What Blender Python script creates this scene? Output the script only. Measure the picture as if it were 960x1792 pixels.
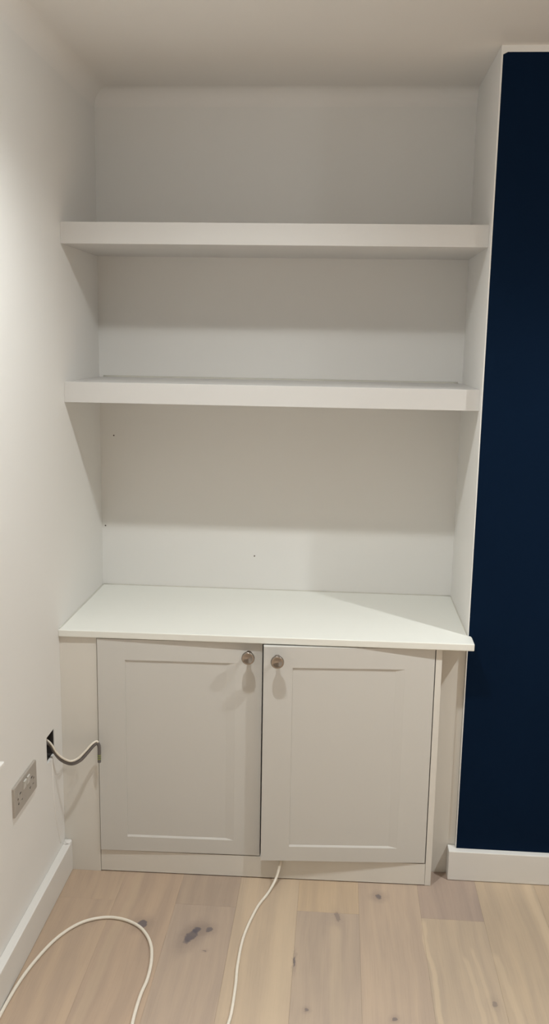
import bpy, bmesh, math, random
from mathutils import Matrix, Vector

random.seed(7)
scene = bpy.context.scene
COL = scene.collection
for o in list(bpy.data.objects):
    bpy.data.objects.remove(o, do_unlink=True)

# ------------------------------------------------------------------ camera
cam_d = bpy.data.cameras.new('camera')
cam = bpy.data.objects.new('camera', cam_d)
COL.objects.link(cam)
cam_d.sensor_fit = 'VERTICAL'
cam_d.sensor_height = 36.0
cam_d.lens = 32.122
cam_d.clip_start = 0.02
_r = Vector((0.99725584, 0.07220118, 0.01636422))
_u = Vector((-0.0293274, 0.18232605, 0.98280065))
_f = Vector((-0.06797575, 0.9805836, -0.18394319))
cam.matrix_world = Matrix(((_r.x, _u.x, -_f.x, 0.8054),
                           (_r.y, _u.y, -_f.y, -3.0388),
                           (_r.z, _u.z, -_f.z, 1.6198),
                           (0, 0, 0, 1)))
scene.camera = cam

# ------------------------------------------------------------------ world, exposure
world = bpy.data.worlds.new('world')
scene.world = world
world.use_nodes = True
world.node_tree.nodes['Background'].inputs['Color'].default_value = (0.02, 0.022, 0.03, 1)   # night outside a closed room
world.node_tree.nodes['Background'].inputs['Strength'].default_value = 1.0
vs = scene.view_settings
vs.view_transform = 'Standard'
vs.look = 'None'
vs.gamma = 1.0
vs.use_curve_mapping = False
vs.exposure = 0.02
LAMP_COLOR = (0.96, 1.0, 0.995)
LAMP_POWER = 55.0
LENS = 140.0

# ------------------------------------------------------------------ dimensions (metres)
H = 2.39          # ceiling
W = 1.20          # alcove width
CD = 0.43         # depth of the chimney breast
RX, RY = 4.0, -4.6
ZT, ZB = 0.7766, 0.7552   # worktop top, underside
YS = -0.3963      # shelf front


# ------------------------------------------------------------------ helpers
def srgb(r, g, b):
    def c(v):
        v /= 255.0
        return v / 12.92 if v <= 0.04045 else ((v + 0.055) / 1.055) ** 2.4
    return (c(r), c(g), c(b), 1.0)


def tag(o, label=None, cat=None, group=None, kind=None):
    if label: o['label'] = label
    if cat: o['category'] = cat
    if group: o['group'] = group
    if kind: o['kind'] = kind
    return o


def empty(name, loc=(0, 0, 0), rz=0.0):
    o = bpy.data.objects.new(name, None)
    o.empty_display_size = 0.05
    COL.objects.link(o)
    o.location = loc
    o.rotation_euler = (0, 0, rz)
    return o


def obj(name, bm, mats, parent=None, smooth=False, loc=None, rz=None):
    me = bpy.data.meshes.new(name)
    bm.normal_update()
    bm.to_mesh(me)
    bm.free()
    if not isinstance(mats, (list, tuple)):
        mats = [mats]
    for m in mats:
        me.materials.append(m)
    if smooth:
        for p in me.polygons:
            p.use_smooth = True
    o = bpy.data.objects.new(name, me)
    COL.objects.link(o)
    if parent: o.parent = parent
    if loc: o.location = loc
    if rz: o.rotation_euler = (0, 0, rz)
    return o


def box(bm, x0, x1, y0, y1, z0, z1, bev=0.0, seg=2):
    vs_ = [bm.verts.new((x, y, z)) for z in (z0, z1) for y in (y0, y1) for x in (x0, x1)]
    F = [(0, 2, 3, 1), (4, 5, 7, 6), (0, 1, 5, 4), (2, 6, 7, 3), (0, 4, 6, 2), (1, 3, 7, 5)]
    fs = [bm.faces.new([vs_[i] for i in f]) for f in F]
    if bev > 0:
        es = list({e for f in fs for e in f.edges})
        bmesh.ops.bevel(bm, geom=es, offset=bev, segments=seg, affect='EDGES', profile=0.6)
    return bm


def nbox(*a, **k):
    return box(bmesh.new(), *a, **k)


def prism(bm, pts, z0, z1, bev=0.0, seg=3):
    lo = [bm.verts.new((x, y, z0)) for x, y in pts]
    hi = [bm.verts.new((x, y, z1)) for x, y in pts]
    n = len(pts)
    bm.faces.new(lo[::-1])
    top = bm.faces.new(hi)
    for i in range(n):
        bm.faces.new((lo[i], lo[(i + 1) % n], hi[(i + 1) % n], hi[i]))
    bmesh.ops.recalc_face_normals(bm, faces=bm.faces[:])
    if bev > 0:
        es = list(bm.edges)
        bmesh.ops.bevel(bm, geom=es, offset=bev, segments=seg, affect='EDGES', profile=0.55)
    return bm


def lathe(bm, prof, axis='Y', n=40, origin=(0, 0, 0)):
    """prof: list of (radius, distance along axis)."""
    rings = []
    ox, oy, oz = origin
    for r, t in prof:
        ring = []
        if r < 1e-6:
            p = (ox, oy - t, oz) if axis == 'Y' else ((ox + t, oy, oz) if axis == 'X' else (ox, oy, oz + t))
            ring = [bm.verts.new(p)]
        else:
            for k in range(n):
                a = 2 * math.pi * k / n
                c, s = r * math.cos(a), r * math.sin(a)
                p = (ox + c, oy - t, oz + s) if axis == 'Y' else ((ox + t, oy + c, oz + s) if axis == 'X' else (ox + c, oy + s, oz + t))
                ring.append(bm.verts.new(p))
        rings.append(ring)
    for a, b in zip(rings[:-1], rings[1:]):
        for k in range(n):
            k2 = (k + 1) % n
            if len(a) == 1 and len(b) == 1:
                continue
            if len(a) == 1:
                bm.faces.new((a[0], b[k], b[k2]))
            elif len(b) == 1:
                bm.faces.new((a[k], a[k2], b[0]))
            else:
                bm.faces.new((a[k], a[k2], b[k2], b[k]))
    bmesh.ops.recalc_face_normals(bm, faces=bm.faces[:])
    return bm


def spline(pts, sub=10):
    P = [Vector(p) for p in pts]
    P = [2 * P[0] - P[1]] + P + [2 * P[-1] - P[-2]]
    out = []
    for i in range(1, len(P) - 2):
        a, b, c, d = P[i - 1:i + 3]
        for k in range(sub):
            t = k / sub
            out.append(0.5 * ((2 * b) + (c - a) * t + (2 * a - 5 * b + 4 * c - d) * t * t + (3 * b - a - 3 * c + d) * t ** 3))
    out.append(P[-2])
    return out


def tube(bm, pts, r, n=12, sub=10, flat=1.0, up=(0, 0, 1)):
    """round tube along a smooth path; flat < 1 squashes it along the path's binormal."""
    path = spline(pts, sub)
    rings = []
    nrm = None
    for i, p in enumerate(path):
        t = (path[min(i + 1, len(path) - 1)] - path[max(i - 1, 0)]).normalized()
        if nrm is None:
            nrm = Vector(up) - t * t.dot(Vector(up))
            nrm.normalize()
        else:
            nrm = (nrm - t * t.dot(nrm)).normalized()
        b = t.cross(nrm)
        rings.append([bm.verts.new(p + nrm * (r * math.cos(2 * math.pi * k / n)) + b * (r * flat * math.sin(2 * math.pi * k / n))) for k in range(n)])
    for a, b in zip(rings[:-1], rings[1:]):
        for k in range(n):
            bm.faces.new((a[k], a[(k + 1) % n], b[(k + 1) % n], b[k]))
    bm.faces.new(rings[0][::-1])
    bm.faces.new(rings[-1])
    bmesh.ops.recalc_face_normals(bm, faces=bm.faces[:])
    return bm


# ------------------------------------------------------------------ materials
class NT:
    def __init__(self, name):
        self.m = bpy.data.materials.new(name)
        self.m.use_nodes = True
        self.t = self.m.node_tree
        self.b = self.t.nodes['Principled BSDF']

    def n(self, kind, **kw):
        nd = self.t.nodes.new(kind)
        for k, v in kw.items():
            setattr(nd, k, v)
        return nd

    def l(self, a, b):
        self.t.links.new(a, b)

    def put(self, sock, v):
        if isinstance(v, (int, float, tuple, list)):
            sock.default_value = v
        else:
            self.l(v, sock)

    def math(self, op, a, b=0.0, c=0.0, clamp=False):
        nd = self.n('ShaderNodeMath', operation=op, use_clamp=clamp)
        self.put(nd.inputs[0], a); self.put(nd.inputs[1], b); self.put(nd.inputs[2], c)
        return nd.outputs[0]

    def ramp(self, v, lo, hi, a=0.0, b=1.0):
        nd = self.n('ShaderNodeMapRange', interpolation_type='SMOOTHSTEP')
        self.put(nd.inputs[0], v)
        nd.inputs[1].default_value = lo; nd.inputs[2].default_value = hi
        nd.inputs[3].default_value = a; nd.inputs[4].default_value = b
        return nd.outputs[0]

    def mix(self, fac, a, b, mode='MIX'):
        nd = self.n('ShaderNodeMix', data_type='RGBA', blend_type=mode)
        self.put(nd.inputs[0], fac); self.put(nd.inputs[6], a); self.put(nd.inputs[7], b)
        return nd.outputs[2]

    def noise(self, vec, scale, detail=3.0, rough=0.5, out=0):
        nd = self.n('ShaderNodeTexNoise')
        if vec is not None: self.l(vec, nd.inputs['Vector'])
        nd.inputs['Scale'].default_value = scale
        nd.inputs['Detail'].default_value = detail
        nd.inputs['Roughness'].default_value = rough
        return nd.outputs[out]

    def mapping(self, vec, scale=(1, 1, 1), loc=(0, 0, 0), rot=(0, 0, 0)):
        nd = self.n('ShaderNodeMapping')
        self.l(vec, nd.inputs[0])
        nd.inputs['Location'].default_value = loc
        nd.inputs['Rotation'].default_value = rot
        nd.inputs['Scale'].default_value = scale
        return nd.outputs[0]

    def bump(self, h, strength, dist):
        nd = self.n('ShaderNodeBump')
        nd.inputs['Strength'].default_value = strength
        nd.inputs['Distance'].default_value = dist
        self.l(h, nd.inputs['Height'])
        self.l(nd.outputs[0], self.b.inputs['Normal'])

    def pos(self):
        return self.n('ShaderNodeNewGeometry').outputs['Position']


def paint(name, col, rough=0.6, var=0.03, bump=0.12, scale=130.0, bdist=0.0006, spec=0.3):
    k = NT(name)
    p = k.pos()
    big = k.noise(p, 2.3, 4.0, 0.55)
    dark = tuple(c * (1 - var) for c in col[:3]) + (1,)
    lite = tuple(min(1, c * (1 + var)) for c in col[:3]) + (1,)
    k.l(k.mix(big, dark, lite), k.b.inputs['Base Color'])
    k.b.inputs['Roughness'].default_value = rough
    k.b.inputs['Specular IOR Level'].default_value = spec
    if bump:
        k.bump(k.noise(p, scale, 2.0, 0.5), bump, bdist)
    return k.m


def plain(name, col, rough=0.5, metal=0.0, bump=0.0, scale=300):
    k = NT(name)
    p = k.pos()
    n_ = k.noise(p, 60.0, 3.0)
    k.l(k.mix(n_, tuple(c * 0.94 for c in col[:3]) + (1,), tuple(min(1, c * 1.05) for c in col[:3]) + (1,)), k.b.inputs['Base Color'])
    k.b.inputs['Roughness'].default_value = rough
    k.b.inputs['Metallic'].default_value = metal
    if bump:
        k.bump(k.noise(p, scale, 2.0), bump, 0.0004)
    return k.m


M_WALL = paint('white_wall_emulsion', (0.815, 0.80, 0.772, 1), rough=0.75, var=0.015, bump=0.10, scale=90)
M_CEIL = paint('white_ceiling_emulsion', (0.835, 0.812, 0.782, 1), rough=0.78, var=0.015, bump=0.08, scale=80)
M_NAVY = paint('navy_wall_emulsion', (0.0014, 0.0094, 0.0285, 1), rough=0.7, var=0.12, bump=0.12, scale=110, spec=0.07)
M_SHELF = paint('white_satin_shelf_paint', (0.655, 0.64, 0.62, 1), rough=0.5, var=0.012, bump=0.05, scale=140)
M_TOP = paint('white_satin_worktop_paint', (0.83, 0.83, 0.775, 1), rough=0.38, var=0.008, bump=0.03, scale=140)
M_DOOR = paint('white_satin_door_paint', (0.635, 0.62, 0.587, 1), rough=0.42, var=0.008, bump=0.02, scale=160)
M_FRAME = paint('white_satin_frame_paint', (0.735, 0.705, 0.65, 1), rough=0.45, var=0.012, bump=0.03, scale=160)
M_SKIRT = paint('white_gloss_skirting_paint', (0.755, 0.735, 0.70, 1), rough=0.35, var=0.01, bump=0.02, scale=120)
M_CAULK = paint('grubby_white_caulk', (0.62, 0.60, 0.54, 1), rough=0.7, var=0.12, bump=0.2, scale=60)
M_CARC = plain('white_cabinet_board', (0.6, 0.58, 0.54, 1), 0.5)
M_CABLE = plain('white_cable_sheath', (0.80, 0.74, 0.64, 1), 0.42)
M_GREY = plain('grey_cable_sheath', (0.16, 0.145, 0.14, 1), 0.5)
M_GREEN = plain('green_yellow_sleeve', (0.30, 0.36, 0.05, 1), 0.5)
M_PLATE = plain('brushed_steel_plate', (0.47, 0.43, 0.385, 1), 0.5, 0.25)
M_ROCK = plain('pale_rocker_plastic', (0.58, 0.56, 0.52, 1), 0.4)
M_DARK = plain('dark_recess', (0.03, 0.028, 0.027, 1), 0.8)
M_BOXM = plain('galvanised_back_box', (0.055, 0.048, 0.045, 1), 0.6, 0.2)
M_PLAS = plain('white_moulded_plastic', (0.84, 0.82, 0.79, 1), 0.35)
M_SUB = plain('dark_subfloor', (0.05, 0.04, 0.03, 1), 0.9)
M_NAIL = plain('dull_nail_head', (0.16, 0.14, 0.12, 1), 0.6, 0.5)


def nickel():
    k = NT('brushed_nickel')
    tc = k.n('ShaderNodeTexCoord').outputs['Object']
    k.b.inputs['Base Color'].default_value = (0.33, 0.295, 0.265, 1)
    k.b.inputs['Metallic'].default_value = 1.0
    k.b.inputs['Anisotropic'].default_value = 0.75
    tg = k.n('ShaderNodeTangent', direction_type='RADIAL', axis='Y')
    k.l(tg.outputs[0], k.b.inputs['Tangent'])
    k.l(k.ramp(k.noise(tc, 400.0, 2.0), 0.2, 0.8, 0.17, 0.27), k.b.inputs['Roughness'])
    return k.m


M_NICKEL = nickel()


def emitter(name, strength):
    k = NT(name)
    k.b.inputs['Base Color'].default_value = (0.9, 0.9, 0.88, 1)
    k.b.inputs['Emission Color'].default_value = LAMP_COLOR + (1,)
    k.b.inputs['Emission Strength'].default_value = strength
    return k.m


M_LENS = emitter('lamp_dome', LENS)
M_FLAT = emitter('added_lamp_lens', 40.0)  # glowing lens of the added mid-room spotlights


def oak():
    k = NT('limed_oak')
    p = k.pos()
    oi = k.n('ShaderNodeObjectInfo')
    off = k.n('ShaderNodeCombineXYZ')
    k.l(k.math('MULTIPLY', oi.outputs['Random'], 37.0), off.inputs[0])
    k.l(k.math('MULTIPLY', oi.outputs['Random'], 91.0), off.inputs[1])
    add = k.n('ShaderNodeVectorMath', operation='ADD')
    k.l(p, add.inputs[0]); k.l(off.outputs[0], add.inputs[1])
    v = add.outputs[0]
    # broad cathedral figure, long along the plank
    warp = k.noise(k.mapping(v, (3.0, 1.1, 1)), 1.0, 2.0, 0.5, out=1)
    wv = k.n('ShaderNodeVectorMath', operation='MULTIPLY_ADD')
    k.l(warp, wv.inputs[0]); wv.inputs[1].default_value = (0.12, 0.2, 0); k.l(v, wv.inputs[2])
    fig = k.noise(k.mapping(wv.outputs[0], (26.0, 1.5, 1)), 1.0, 3.0, 0.55)
    fine = k.noise(k.mapping(v, (330.0, 7.0, 1)), 1.0, 3.0, 0.6)
    mott = k.noise(k.mapping(v, (9.0, 3.0, 1)), 1.0, 3.0, 0.5)
    base = oi.outputs['Color']
    c = k.mix(k.ramp(fig, 0.30, 0.72), k.mix(1.0, base, (0.92, 0.92, 0.93, 1), 'MULTIPLY'), k.mix(1.0, base, (1.07, 1.06, 1.04, 1), 'MULTIPLY'))
    c = k.mix(k.ramp(mott, 0.45, 0.75, 0.0, 0.35), c, k.mix(1.0, c, (0.86, 0.88, 0.93, 1), 'MULTIPLY'))
    c = k.mix(k.ramp(fine, 0.30, 0.52, 0.16, 0.0), c, k.mix(1.0, c, (0.72, 0.70, 0.68, 1), 'MULTIPLY'))
    sep = k.n('ShaderNodeSeparateXYZ'); k.l(p, sep.inputs[0])
    X, Y = sep.outputs[0], sep.outputs[1]
    wob = k.math('MULTIPLY', k.math('SUBTRACT', k.noise(k.mapping(p, (2.0, 6.0, 1)), 1.0, 2.0), 0.5), 0.03)
    # pale sapwood streaks: x centre, drift per metre of y, half width, y limit, strength
    for xc, dr, hw, ylim, st in [(0.694, 0.01, 0.030, 9, 0.75), (1.0855, -0.020, 0.007, -0.651, 0.95), (1.4235, -0.03, 0.012, 9, 0.8),
                                 (1.178, -0.05, 0.007, -0.80, 0.7), (1.203, -0.06, 0.005, -0.76, 0.6), (1.262, -0.06, 0.010, -0.78, 0.65),
                                 (0.585, 0.01, 0.020, 9, 0.35), (0.232, 0.03, 0.016, 9, 0.35), (0.835, -0.02, 0.018, -0.70, 0.35)]:
        d = k.math('SUBTRACT', k.math('SUBTRACT', X, xc), k.math('ADD', k.math('MULTIPLY', k.math('ADD', Y, 0.65), dr), wob if hw > 0.0065 else k.math('MULTIPLY', wob, 0.6)))
        m = k.ramp(k.math('ABSOLUTE', d), hw * 0.45, hw * 1.35, st * 0.6, 0.0)
        if ylim < 5:
            m = k.math('MULTIPLY', m, k.ramp(Y, ylim - 0.03, ylim, 1.0, 0.0))
        c = k.mix(m, c, srgb(205, 184, 157))
    # knots and the dark bruises around them
    kw = k.noise(p, 55.0, 3.0, 0.6, out=1)
    kv = k.n('ShaderNodeVectorMath', operation='MULTIPLY_ADD')
    k.l(kw, kv.inputs[0]); kv.inputs[1].default_value = (0.020, 0.020, 0.0); k.l(p, kv.inputs[2])
    for x, y, rx, ry, ang, st in [(0.4375, -0.795, 0.014, 0.034, -20, 0.95), (0.4490, -0.768, 0.012, 0.015, -30, 0.9), (0.4845, -0.761, 0.010, 0.012, 0, 0.75),
                                  (0.292, -0.754, 0.014, 0.017, 0, 0.85), (0.1545, -0.746, 0.012, 0.006, 80, 0.5), (0.9628, -0.559, 0.011, 0.012, 0, 0.75),
                                  (0.728, -0.873, 0.003, 0.022, 0, 0.8), (0.841, -0.670, 0.006, 0.022, 10, 0.45), (0.7655, -1.047, 0.005, 0.006, 0, 0.6),
                                  (0.982, -1.060, 0.006, 0.006, 0, 0.65), (1.2346, -0.984, 0.007, 0.012, 0, 0.45), (0.4845, -0.853, 0.004, 0.004, 0, 0.55)]:
        mp = k.n('ShaderNodeMapping', vector_type='TEXTURE')
        k.l(kv.outputs[0], mp.inputs[0])
        mp.inputs['Location'].default_value = (x + 0.010, y + 0.010, 0)
        mp.inputs['Rotation'].default_value = (0, 0, math.radians(ang))
        mp.inputs['Scale'].default_value = (rx, ry, 1)
        ln = k.n('ShaderNodeVectorMath', operation='LENGTH'); k.l(mp.outputs[0], ln.inputs[0])
        d = ln.outputs['Value']
        c = k.mix(k.ramp(d, 0.9, 3.6, st * 0.40, 0.0), c, srgb(132, 118, 110))
        c = k.mix(k.ramp(d, 0.72, 1.15, st * 0.92, 0.0), c, srgb(92, 87, 94))
    k.l(c, k.b.inputs['Base Color'])
    k.b.inputs['Roughness'].default_value = 0.55
    k.b.inputs['Specular IOR Level'].default_value = 0.3
    k.bump(fine, 0.12, 0.0006)
    return k.m


M_OAK = oak()

# ------------------------------------------------------------------ the room shell
T = 0.10
# floor: dark sub-floor carrying single oak planks
floor = obj('floor', nbox(0, RX, RY, 0, -0.06, -0.013), M_SUB)
tag(floor, 'pale limed oak plank floor', 'floor', kind='structure')
PW, P0 = 0.178, 0.013
tints = {-1: (177, 156, 136), 0: (176, 155, 135), 1: (173, 152, 133), 2: (170, 152, 136), 3: (181, 162, 141), 4: (169, 152, 136), 5: (175, 156, 138),
         6: (176, 158, 138), 7: (178, 159, 137), 8: (179, 159, 136)}
rear = {2: (165, 147, 131), 4: (180, 159, 135), 6: (162, 144, 131)}
pool = [(176, 155, 134), (170, 152, 136), (181, 161, 138), (172, 153, 136), (177, 158, 138), (166, 148, 133)]
i = -1
plank_cache = {}
while P0 + PW * i < RX:
    x0, x1 = max(0.0, P0 + PW * i), min(RX, P0 + PW * (i + 1))
    joints = [0.0]
    y = -0.651 if i % 2 == 0 else -(1.45 + 0.33 * ((i * 7) % 5) / 2)
    while y > RY + 0.25:
        joints.append(y)
        y -= 1.83
    joints.append(RY)
    for j in range(len(joints) - 1):
        ya, yb = joints[j], joints[j + 1]
        L_, w_ = ya - yb, x1 - x0
        key = (round(L_, 3), round(w_, 3))
        if key not in plank_cache:
            g = 0.0001
            bm = nbox(g, w_ - g, -L_ + g, -g, -0.013, 0.0)
            es = [e for e in bm.edges if all(abs(v.co.z) < 1e-6 for v in e.verts)]
            bmesh.ops.bevel(bm, geom=es, offset=0.00022, segments=1, affect='EDGES')
            o = obj('plank', bm, M_OAK, floor, loc=(x0, ya, 0))
            plank_cache[key] = o.data
        else:
            o = bpy.data.objects.new('plank', plank_cache[key])
            COL.objects.link(o)
            o.parent = floor
            o.location = (x0, ya, 0)
        c3 = (rear.get(i) if j == 0 and i in rear else tints.get(i) if j <= 1 else None) or random.choice(pool)
        o.color = srgb(*[min(255, c_ * 1.045) for c_ in c3])
    i += 1

ceiling = tag(obj('ceiling', nbox(-T, RX + T, RY - T, T, H, H + T), M_CEIL), 'white painted ceiling', 'ceiling', kind='structure')

# left wall with the open square hole for a back box
HY0, HY1, HZ0, HZ1 = -0.652, -0.583, 0.418, 0.497
bm = bmesh.new()
box(bm, -T, 0, RY - T, HY0, -0.06, H)
box(bm, -T, 0, HY1, T, -0.06, H)
box(bm, -T, 0, HY0, HY1, -0.06, HZ0)
box(bm, -T, 0, HY0, HY1, HZ1, H)
box(bm, -T, -0.05, HY0, HY1, HZ0, HZ1)
wall_left = tag(obj('wall_left', bm, M_WALL), 'white plastered side wall with a small square cable hole', 'wall', kind='structure')
bm = bmesh.new()                                   # sunk metal box: back and four sides
e = 0.0015
box(bm, -0.049, -0.047, HY0 + e, HY1 - e, HZ0 + e, HZ1 - e)
box(bm, -0.047, -0.002, HY0 + 0.0005, HY0 + 0.002, HZ0 + e, HZ1 - e)
box(bm, -0.047, -0.002, HY1 - 0.002, HY1 - 0.0005, HZ0 + e, HZ1 - e)
box(bm, -0.047, -0.006, HY0 + e, HY1 - e, HZ0 + 0.0005, HZ0 + 0.002)
box(bm, -0.047, -0.002, HY0 + e, HY1 - e, HZ1 - 0.002, HZ1 - 0.0005)
obj('back_box', bm, M_BOXM, wall_left)['label'] = 'dark metal box sunk in the wall'
bm = bmesh.new()
tube(bm, [(-0.0012, -0.6095, 0.416), (-0.0010, -0.605, 0.35), (-0.0010, -0.600, 0.27), (-0.0012, -0.580, 0.195), (-0.0012, -0.553, 0.115)], 0.0036, n=10)
obj('wall_ridge', bm, M_WALL, wall_left, smooth=True)  # thin raised line running down the wall from the hole

wall_back = tag(obj('wall_back', nbox(0, RX + T, 0, T, -0.06, H), M_WALL), 'white back wall of the shelved alcove', 'wall', kind='structure')
for (nx, nz) in ((0.046, 1.297), (0.5285, 0.8944), (0.012, 0.985)):
    obj('nail_head', lathe(bmesh.new(), [(0, 0.0015), (0.0022, 0.001), (0.0026, 0.0)], 'Y', 12, (nx, 0, nz)), M_NAIL, wall_back, smooth=True)

# chimney breast: white returns, front painted navy up to a cut-in line
CX1 = 2.75
NX0, NZ0, NZ1 = W + 0.0045, 0.090, 2.3735
bm = bmesh.new()
v = lambda x, y, z: bm.verts.new((x, y, z))
a0, a1, a2, a3 = v(W, -CD, -0.06), v(CX1, -CD, -0.06), v(CX1, -CD, H), v(W, -CD, H)
b0, b1, b2, b3 = v(W, 0, -0.06), v(CX1, 0, -0.06), v(CX1, 0, H), v(W, 0, H)
n0, n1, n2 = v(NX0 - 0.003, -CD, NZ0), v(CX1, -CD, NZ0), v(CX1, -CD, NZ1 - 0.003)
n3, n4, n5 = v(NX0 + 0.022, -CD, NZ1), v(NX0 + 0.012, -CD, NZ1), v(NX0, -CD, NZ1 - 0.006)
fn = bm.faces.new((n0, n1, n2, n3, n4, n5)); fn.material_index = 1
bm.faces.new((a0, a1, n1, n0)); bm.faces.new((a0, n0, n5, a3)); bm.faces.new((a3, n5, n4, n3, n2, a2))
bm.faces.new((a0, a3, b3, b0)); bm.faces.new((a1, b1, b2, a2)); bm.faces.new((a3, a2, b2, b3)); bm.faces.new((a0, b0, b1, a1))
bm.faces.new((b0, b3, b2, b1))
bmesh.ops.recalc_face_normals(bm, faces=bm.faces[:])
wall_right = tag(obj('wall_right', bm, [M_WALL, M_NAVY]), 'chimney breast with white return and dark navy painted front', 'wall', kind='structure')
tag(obj('wall_far_right', nbox(RX, RX + T, RY - T, 0, -0.06, H), M_WALL), 'white wall across the room', 'wall', kind='structure')
tag(obj('wall_front', nbox(0, RX, RY - T, RY, -0.06, H), M_WALL), 'white wall facing the alcove', 'wall', kind='structure')

# added rounding that softens the shading where ceiling meets back and side walls
CR = 0.05
bm = bmesh.new()
arc = [(CR * (1 - math.sin(t_)), H - CR * (1 - math.cos(t_))) for t_ in [math.pi / 2 * k / 10 for k in range(11)]]
for ends, fn_ in (((0.0, W), lambda d_, z_, e_: (e_, -d_, z_)), ((RY, 0.0), lambda d_, z_, e_: (d_, e_, z_))):
    A_ = [bm.verts.new(fn_(d_, z_, ends[0])) for d_, z_ in arc]
    B_ = [bm.verts.new(fn_(d_, z_, ends[1])) for d_, z_ in arc]
    for k in range(len(arc) - 1):
        f_ = bm.faces.new((A_[k], A_[k + 1], B_[k + 1], B_[k]))
        f_.smooth = True
tag(obj('trim_1', bm, M_CEIL), 'white rounding added to soften the shading along the ceiling edge', 'added rounding', kind='structure')

# skirting boards
SK, SH = 0.0233, 0.0967


def skirt_run(bm, pts):
    prism(bm, pts, 0.0008, SH, bev=0.0025, seg=2)


bm = bmesh.new(); skirt_run(bm, [(0, RY), (SK, RY), (SK, -0.5075), (0, -0.5075)])
sk_l = tag(obj('baseboard_left', bm, M_SKIRT), 'white skirting board along the side wall', 'skirting board', kind='structure')
bm = bmesh.new()
bmesh.ops.create_icosphere(bm, subdivisions=3, radius=1.0)
for q in bm.verts:
    c = q.co
    s_ = 1 + 0.18 * math.sin(5 * c.x + 3 * c.y) * math.cos(4 * c.z + 1)
    q.co = Vector((0.011 + c.x * 0.013 * s_, -0.520 + c.y * 0.0125 * s_, SH + 0.002 + c.z * 0.007 * s_))
obj('filler_lump', bm, M_SKIRT, sk_l, smooth=True)['label'] = 'lump of white filler'
bm = bmesh.new()
skirt_run(bm, [(W - SK, -CD - SK), (CX1, -CD - SK), (CX1, -CD), (W, -CD), (W, -0.4125), (W - SK, -0.4125)])
tag(obj('baseboard_right', bm, M_SKIRT), 'white skirting board wrapping the foot of the navy chimney breast', 'skirting board', kind='structure')

# ------------------------------------------------------------------ ceiling downlights
def downlight(x, y, label, power=LAMP_POWER, spread=149, domed=True):
    t = empty('ceiling_downlight', (x, y, H))
    tag(t, label, 'downlight', 'recessed ceiling downlights')
    obj('bezel', lathe(bmesh.new(), [(0.031, 0.0), (0.031, -0.003), (0.034, -0.005), (0.041, -0.004), (0.044, 0.0)], 'Z', 48), M_PLAS, t, smooth=True)
    obj('lens', lathe(bmesh.new(), [(0.0295, 0.0), (0.0295, -0.022), (0.027, -0.029), (0.017, -0.035), (0.0, -0.037)] if domed else [(0.0295, 0.0), (0.0295, -0.002), (0.015, -0.0028), (0.0, -0.003)], 'Z', 40), M_LENS if domed else M_FLAT, t, smooth=True)
    ld = bpy.data.lights.new('downlight_beam', 'SPOT')
    ld.energy = power
    ld.color = LAMP_COLOR
    ld.spot_size = math.radians(spread)
    ld.spot_blend = 1.0
    ld.shadow_soft_size = 0.028
    lo = bpy.data.objects.new('downlight_beam', ld)
    COL.objects.link(lo)
    lo.parent = t
    lo.location = (0, 0, -0.045 if domed else -0.012)
    return t


downlight(0.575, -1.20, 'round white downlight in the ceiling in front of the shelved alcove')
downlight(2.06, -1.20, 'round white downlight in the ceiling in front of the navy chimney breast', 98.0, 137)
for lx, near in ((0.575, 'over the middle of the room beside the side wall'), (2.06, 'over the middle of the room'), (3.4, 'over the middle of the room beside the far wall')):  # unseen spotlights added to raise the ambient light of the room
    downlight(lx, -2.70, 'added unseen flat spotlight in the ceiling ' + near, 240.0, 86, False)

# ------------------------------------------------------------------ shelves
def shelf(z0, z1, label):
    o = obj('floating_shelf', nbox(-W / 2, W / 2, YS / 2, -YS / 2, 0, z1 - z0, bev=0.0012), M_SHELF, loc=(W / 2, YS / 2, z0))
    return tag(o, label, 'shelf', 'floating shelves in the alcove')


shelf(1.8827, 1.9425, 'thick white floating shelf in the alcove, the higher one below the ceiling')
low = shelf(1.4333, 1.4931, 'thick white floating shelf in the alcove, the lower one above the worktop')

zc = 1.4931 - 1.4333
bm = tube(bmesh.new(), [(-0.585, -YS / 2 - 0.0015, zc), (-0.3, -YS / 2 - 0.0035, zc), (-0.1, -YS / 2 - 0.002, zc), (0.15, -YS / 2 - 0.0035, zc), (0.4, -YS / 2 - 0.0015, zc), (0.585, -YS / 2 - 0.003, zc)], 0.0055, n=10)
obj('caulk_bead', bm, M_CAULK, low, smooth=True)

# ------------------------------------------------------------------ worktop
top = empty('worktop', (0.6, -0.26, ZB))
tag(top, 'long white worktop board lying on the cupboard, notched round the chimney breast', 'worktop')
ox, oy, oz = 0.6, -0.26, ZB
pts = [(0.0, 0.0), (0.0, -0.518), (W + 0.0097, -0.505), (W + 0.0105, -0.440), (W + 0.008, -CD), (W, -CD), (W, 0.0)]
obj('board', prism(bmesh.new(), [(x - ox, y - oy) for x, y in pts], 0, ZT - ZB, bev=0.003, seg=3), M_TOP, top)
bm = bmesh.new()
tube(bm, [(0.004 - ox, -0.0012 - oy, ZT - oz), (0.4 - ox, -0.0018 - oy, ZT - oz), (0.8 - ox, -0.001 - oy, ZT - oz), (W - 0.004 - ox, -0.0014 - oy, ZT - oz)], 0.0030, n=8)
obj('caulk_bead', bm, M_CAULK, top, smooth=True)
bm = bmesh.new()
tube(bm, [(0.001 - ox, -0.005 - oy, ZT - oz), (0.0014 - ox, -0.2 - oy, ZT - oz), (0.0008 - ox, -0.35 - oy, ZT - oz), (0.001 - ox, -0.508 - oy, ZT - oz)], 0.0026, n=8)
obj('caulk_bead', bm, M_CAULK, top, smooth=True)
bm = bmesh.new()
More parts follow.
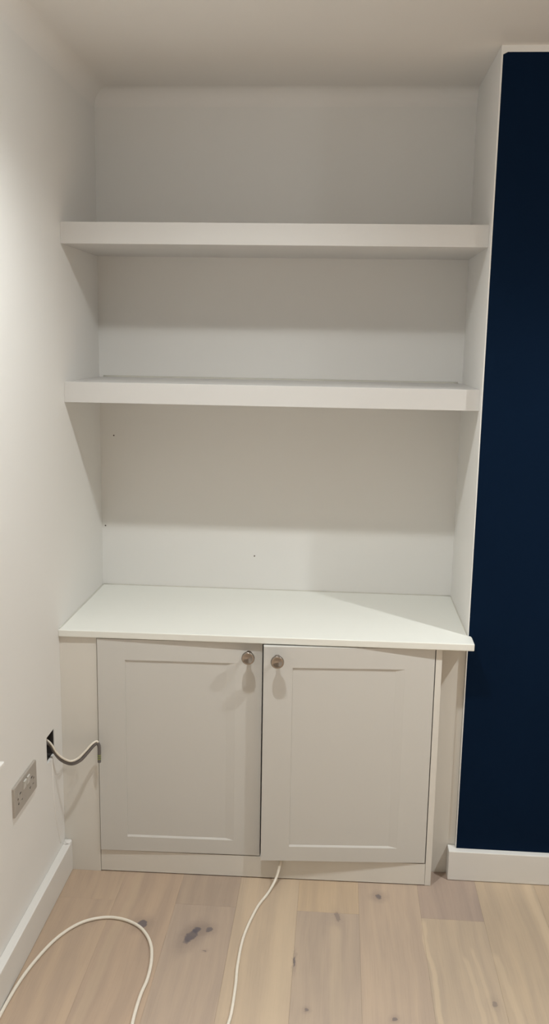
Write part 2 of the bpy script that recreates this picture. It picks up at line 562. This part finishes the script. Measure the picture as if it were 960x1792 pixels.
tube(bm, [(W - 0.001 - ox, -0.005 - oy, ZT - oz), (W - 0.0014 - ox, -0.2 - oy, ZT - oz), (W - 0.001 - ox, -0.425 - oy, ZT - oz)], 0.0022, n=8)
obj('caulk_bead', bm, M_CAULK, top, smooth=True)

# ------------------------------------------------------------------ cupboard below the worktop
CAB = empty('cupboard', (0.1115, -0.507, 0.0), math.radians(1.0))
tag(CAB, 'white two-door cupboard with nickel knobs standing under the worktop', 'cupboard')
CW, CT = 1.0105, ZB - 0.001           # width, top
DB, DT = 0.0746, 0.7525               # door bottom and top
bm = bmesh.new()                      # hollow carcass behind the doors
box(bm, 0.001, 0.017, 0.024, 0.46, 0.05, CT)
box(bm, CW - 0.017, CW - 0.0005, 0.019, 0.46, 0.001, CT)
box(bm, 0.017, CW - 0.017, 0.024, 0.46, 0.052, 0.068)
box(bm, 0.017, CW - 0.017, 0.024, 0.46, CT - 0.016, CT)
box(bm, 0.017, CW - 0.017, 0.452, 0.46, 0.068, CT - 0.016)
obj('carcass', bm, M_CARC, CAB)
bm = bmesh.new()                      # plinth board with a small notch in its top edge for the cable
pz = DB - 0.003
prof = [(0.001, 0.003), (CW - 0.0185, 0.003), (CW - 0.0185, pz), (0.562, pz), (0.562, 0.060), (0.549, 0.060), (0.549, pz), (0.001, pz)]
fr = [bm.verts.new((x_, 0.0005, z_)) for x_, z_ in prof]
bk = [bm.verts.new((x_, 0.018, z_)) for x_, z_ in prof]
bm.faces.new(fr); bm.faces.new(bk[::-1])
for k in range(8):
    bm.faces.new((fr[k], bk[k], bk[(k + 1) % 8], fr[(k + 1) % 8]))
bmesh.ops.recalc_face_normals(bm, faces=bm.faces[:])
obj('plinth', bm, M_FRAME, CAB)
obj('stile', nbox(CW - 0.0178, CW, 0.0, 0.018, 0.001, CT, bev=0.0008), M_FRAME, CAB)


def door(u, vv, width, ang, hinge_right, stile_l, stile_r, knob_u):
    """door mesh with its left front bottom corner at the origin, front towards -y, with a sunk panel."""
    h = DT - DB
    th, dp = 0.018, 0.0034
    px0, px1, pz0, pz1 = stile_l, width - stile_r, 0.0475, h - 0.0635
    bm = bmesh.new()
    V = lambda x, y, z: bm.verts.new((x, y, z))
    o4 = [V(0, 0, 0), V(width, 0, 0), V(width, 0, h), V(0, 0, h)]
    b4 = [V(0, th, 0), V(width, th, 0), V(width, th, h), V(0, th, h)]
    i4 = [V(px0, 0, pz0), V(px1, 0, pz0), V(px1, 0, pz1), V(px0, 0, pz1)]
    rl, rw = 0.0006, 0.026         # the hinge-to-knob side of the panel runs out in a shallow ramp
    p4 = [V(px0 + rl, dp, pz0 + 0.0055), V(px1 - rw, dp, pz0 + 0.0055), V(px1 - rw, dp, pz1 - 0.0004), V(px0 + rl, dp, pz1 - 0.0004)]
    outer = []
    for k in range(4):
        k2 = (k + 1) % 4
        bm.faces.new((o4[k], o4[k2], i4[k2], i4[k]))
        bm.faces.new((i4[k], i4[k2], p4[k2], p4[k]))
        bm.faces.new((o4[k2], o4[k], b4[k], b4[k2]))
    bm.faces.new(b4[::-1])
    bmesh.ops.recalc_face_normals(bm, faces=bm.faces[:])
    es = [e_ for e_ in bm.edges if e_.verts[0] in o4 and e_.verts[1] in o4]
    bmesh.ops.bevel(bm, geom=es, offset=0.0015, segments=2, affect='EDGES', profile=0.6)
    d = obj('door', bm, M_DOOR, CAB, loc=(u, vv, DB), rz=math.radians(ang))
    pm = bmesh.new()
    pm.faces.new([pm.verts.new((q[0], dp, q[1])) for q in ((px0 + rl, pz0 + 0.0055), (px1 - rw, pz0 + 0.0055), (px1 - rw, pz1 - 0.0004), (px0 + rl, pz1 - 0.0004))])
    pe = bmesh.ops.extrude_face_region(pm, geom=pm.faces[:])
    for q in pe['geom']:
        if isinstance(q, bmesh.types.BMVert):
            q.co.y += 0.006
    bmesh.ops.recalc_face_normals(pm, faces=pm.faces[:])
    obj('sunk_panel', pm, M_DOOR, d)
    kz = 0.719 - DB
    prof = [(0.0098, 0.0), (0.0098, 0.0015), (0.0068, 0.003), (0.0060, 0.014), (0.0078, 0.019), (0.0140, 0.0225), (0.0180, 0.0255),
            (0.0192, 0.0290), (0.0190, 0.0325), (0.0178, 0.0345), (0.0165, 0.0350), (0.0120, 0.0336), (0.0060, 0.0320), (0.0018, 0.0313), (0.0, 0.0313)]
    prof = [(r_, t_ * 1.22) for r_, t_ in prof]
    kb = obj('knob', lathe(bmesh.new(), prof, 'Y', 56), M_NICKEL, d, smooth=True, loc=(knob_u, 0, kz))
    kb['label'] = 'round dished nickel knob'
    return d


door(0.0015, -0.006, 0.4885, 0.72, False, 0.083, 0.080, 0.4485)
door(0.4945, -0.0265, 0.4965, 3.0, True, 0.085, 0.086, 0.040)

# filler panels either side of the cupboard
f = obj('filler_panel', nbox(-0.0555, 0.0555, -0.009, 0.009, 0.0, ZB - 0.0005, bev=0.0006), M_FRAME, loc=(0.0555, -0.4985, 0))
tag(f, 'narrow white filler panel between the cupboard and the side wall', 'panel')
f = obj('filler_panel', nbox(-0.0375, 0.0375, -0.009, 0.009, 0.0, ZB - 0.0005, bev=0.0006), M_FRAME, loc=(W - 0.038, -0.4025, 0))
tag(f, 'set-back white filler panel between the cupboard and the chimney breast', 'panel')

# ------------------------------------------------------------------ double socket on the side wall
SY0, SY1, SZ0, SZ1 = -0.933, -0.762, 0.4045, 0.4865
sw, sh = SY1 - SY0, SZ1 - SZ0
s = empty('double_socket', (0, (SY0 + SY1) / 2, (SZ0 + SZ1) / 2))
tag(s, 'steel double power socket with two switches on the side wall', 'socket')


def plate_bm(w, h, t, r, bev):
    bm = bmesh.new()
    pts = []
    for cx_, cz_, a0_ in ((w / 2 - r, h / 2 - r, 0), (-w / 2 + r, h / 2 - r, 90), (-w / 2 + r, -h / 2 + r, 180), (w / 2 - r, -h / 2 + r, 270)):
        for k in range(6):
            a = math.radians(a0_ + 90 * k / 5)
            pts.append((cx_ + r * math.cos(a), cz_ + r * math.sin(a)))
    lo = [bm.verts.new((0, p[0], p[1])) for p in pts]
    mi = [bm.verts.new((t - bev, p[0], p[1])) for p in pts]
    hi = [bm.verts.new((t, p[0] * (1 - 2 * bev / w), p[1] * (1 - 2 * bev / h))) for p in pts]
    n = len(pts)
    for A, B in ((lo, mi), (mi, hi)):
        for k in range(n):
            bm.faces.new((A[k], A[(k + 1) % n], B[(k + 1) % n], B[k]))
    bm.faces.new(lo[::-1]); bm.faces.new(hi)
    bmesh.ops.recalc_face_normals(bm, faces=bm.faces[:])
    return bm


obj('face_plate', plate_bm(sw, sh, 0.007, 0.004, 0.0015), M_PLATE, s)
for side in (-1, 1):
    yc_ = side * 0.044
    bm = bmesh.new()
    box(bm, 0.0068, 0.0074, yc_ - 0.005, yc_ + 0.005, 0.004 + 0.003, 0.004 + 0.0075)      # earth slot
    obj('pin_hole', bm, M_DARK, s)
    for k in (-1, 1):
        bm = bmesh.new()
        box(bm, 0.0068, 0.0074, yc_ + k * 0.012 - 0.0042, yc_ + k * 0.012 + 0.0042, -0.0165, -0.0125)
        obj('pin_hole', bm, M_DARK, s)
    bm = plate_bm(0.018, 0.024, 0.0045, 0.002, 0.0012)
    o = obj('rocker_switch', bm, M_ROCK, s, loc=(0.0066, side * 0.013, 0.019))
    o.rotation_euler = (0, math.radians(7), 0)
    obj('screw', lathe(bmesh.new(), [(0.0, 0.0012), (0.0026, 0.001), (0.0034, 0.0)], 'X', 16, (0.0069, side * 0.0605, 0.0)), M_NICKEL, s, smooth=True)
    bm = bmesh.new()
    lathe(bm, [(0.0165, 0.0), (0.0165, 0.0012), (0.0150, 0.0012), (0.0150, 0.0)], 'X', 32, (0.0066, yc_, -0.003))
    obj('socket_rim', bm, M_PLATE, s)

# white ledge on the same wall
wb = empty('wall_ledge', (0.0, -1.19, 0.648))
tag(wb, 'small white ledge with a round boss on the side wall beside the steel socket', 'ledge')
obj('ledge_board', nbox(0.0005, 0.060, -0.08, 0.064, 0.0, 0.011, bev=0.0025, seg=3), M_PLAS, wb)
obj('round_boss', lathe(bmesh.new(), [(0.020, 0.0005), (0.020, 0.018), (0.017, 0.022), (0.0, 0.023)], 'X', 32, (0.0, 0.020, -0.070)), M_WALL, wb, smooth=True)
obj('bracket', nbox(0.0005, 0.006, -0.012, 0.040, -0.06, 0.0, bev=0.001), M_WALL, wb)

# ------------------------------------------------------------------ cables
wc = empty('wall_cable', (0.0, -0.618, 0.46))
tag(wc, 'grey and white cables hanging out of the hole in the side wall', 'cable')
o0 = Vector((0.0, -0.618, 0.46))
P = [(-0.035, -0.630, 0.500 - 0.012), (-0.018, -0.627, 0.478), (0.000, -0.620, 0.462), (0.0116, -0.610, 0.432), (0.0264, -0.600, 0.407), (0.0489, -0.582, 0.388),
     (0.0719, -0.572, 0.3945), (0.0901, -0.562, 0.4130), (0.1067, -0.551, 0.4325), (0.1165, -0.544, 0.4380), (0.1212, -0.540, 0.4290), (0.1216, -0.5385, 0.4130), (0.1212, -0.538, 0.4010)]
grey = obj('grey_sheath', tube(bmesh.new(), [Vector(p) - o0 for p in P], 0.0054, n=14, flat=0.8), M_GREY, wc, smooth=True)
sl = obj('striped_sleeve', tube(bmesh.new(), [Vector(p) - o0 for p in [(0.1212, -0.538, 0.4015), (0.1210, -0.538, 0.389), (0.1208, -0.538, 0.3755)]], 0.0050, n=14), M_GREY, wc, smooth=True)
for k, zz in enumerate((0.3985, 0.3925, 0.3865)):
    obj('green_band', lathe(bmesh.new(), [(0.0050, -0.0011), (0.00535, -0.0009), (0.00535, 0.0009), (0.0050, 0.0011)], 'Z', 16, (0.1210 - o0.x, -0.538 - o0.y, zz - o0.z)), M_GREEN, sl, smooth=True)
PW_ = [(-0.035, -0.620, 0.486), (-0.015, -0.6225, 0.482), (0.003, -0.6235, 0.468), (0.0150, -0.6140, 0.438), (0.0300, -0.6045, 0.4165), (0.0500, -0.5890, 0.4000),
       (0.0705, -0.5775, 0.4060), (0.0885, -0.5670, 0.4235), (0.1045, -0.5570, 0.4410), (0.1150, -0.5480, 0.4460), (0.1205, -0.5450, 0.4425)]
obj('white_sheath', tube(bmesh.new(), [Vector(p) - o0 for p in PW_], 0.0031, n=14), M_CABLE, wc, smooth=True)

r = 0.0040
C1 = [(0.6690, -0.440, 0.0725), (0.6680, -0.475, 0.0722), (0.6672, -0.4985, 0.0655), (0.6650, -0.508, 0.0560), (0.6610, -0.515, 0.0400), (0.6550, -0.527, 0.022), (0.6440, -0.552, 0.008), (0.6310, -0.590, r), (0.6075, -0.657, r), (0.5840, -0.784, r),
      (0.5800, -0.902, r), (0.5835, -0.978, r), (0.5845, -1.070, r), (0.5800, -1.130, r), (0.5600, -1.30, r), (0.5200, -1.52, r), (0.4800, -1.80, r)]
c1 = obj('power_cable', tube(bmesh.new(), C1, r, n=12), M_CABLE, smooth=True)
tag(c1, 'thin white cable running out from under the cupboard door across the floor', 'cable')
r = 0.0045
C2 = [(0.0600, -1.50, r), (0.0360, -1.32, r), (0.0300, -1.20, r), (0.0285, -1.137, r), (0.0335, -1.030, r), (0.0490, -0.934, r), (0.0775, -0.840, r), (0.1215, -0.773, r), (0.1785, -0.7425, r), (0.2360, -0.7445, r), (0.2920, -0.7755, r),
      (0.3315, -0.8330, r), (0.3505, -0.9015, r), (0.3560, -0.9785, r), (0.3510, -1.0415, r), (0.3523, -1.1330, r), (0.3650, -1.28, r), (0.3700, -1.50, r)]
c2 = obj('power_cable', tube(bmesh.new(), C2, r, n=12), M_CABLE, smooth=True)
tag(c2, 'white cable lying in a loop on the floor beside the side wall skirting', 'cable')
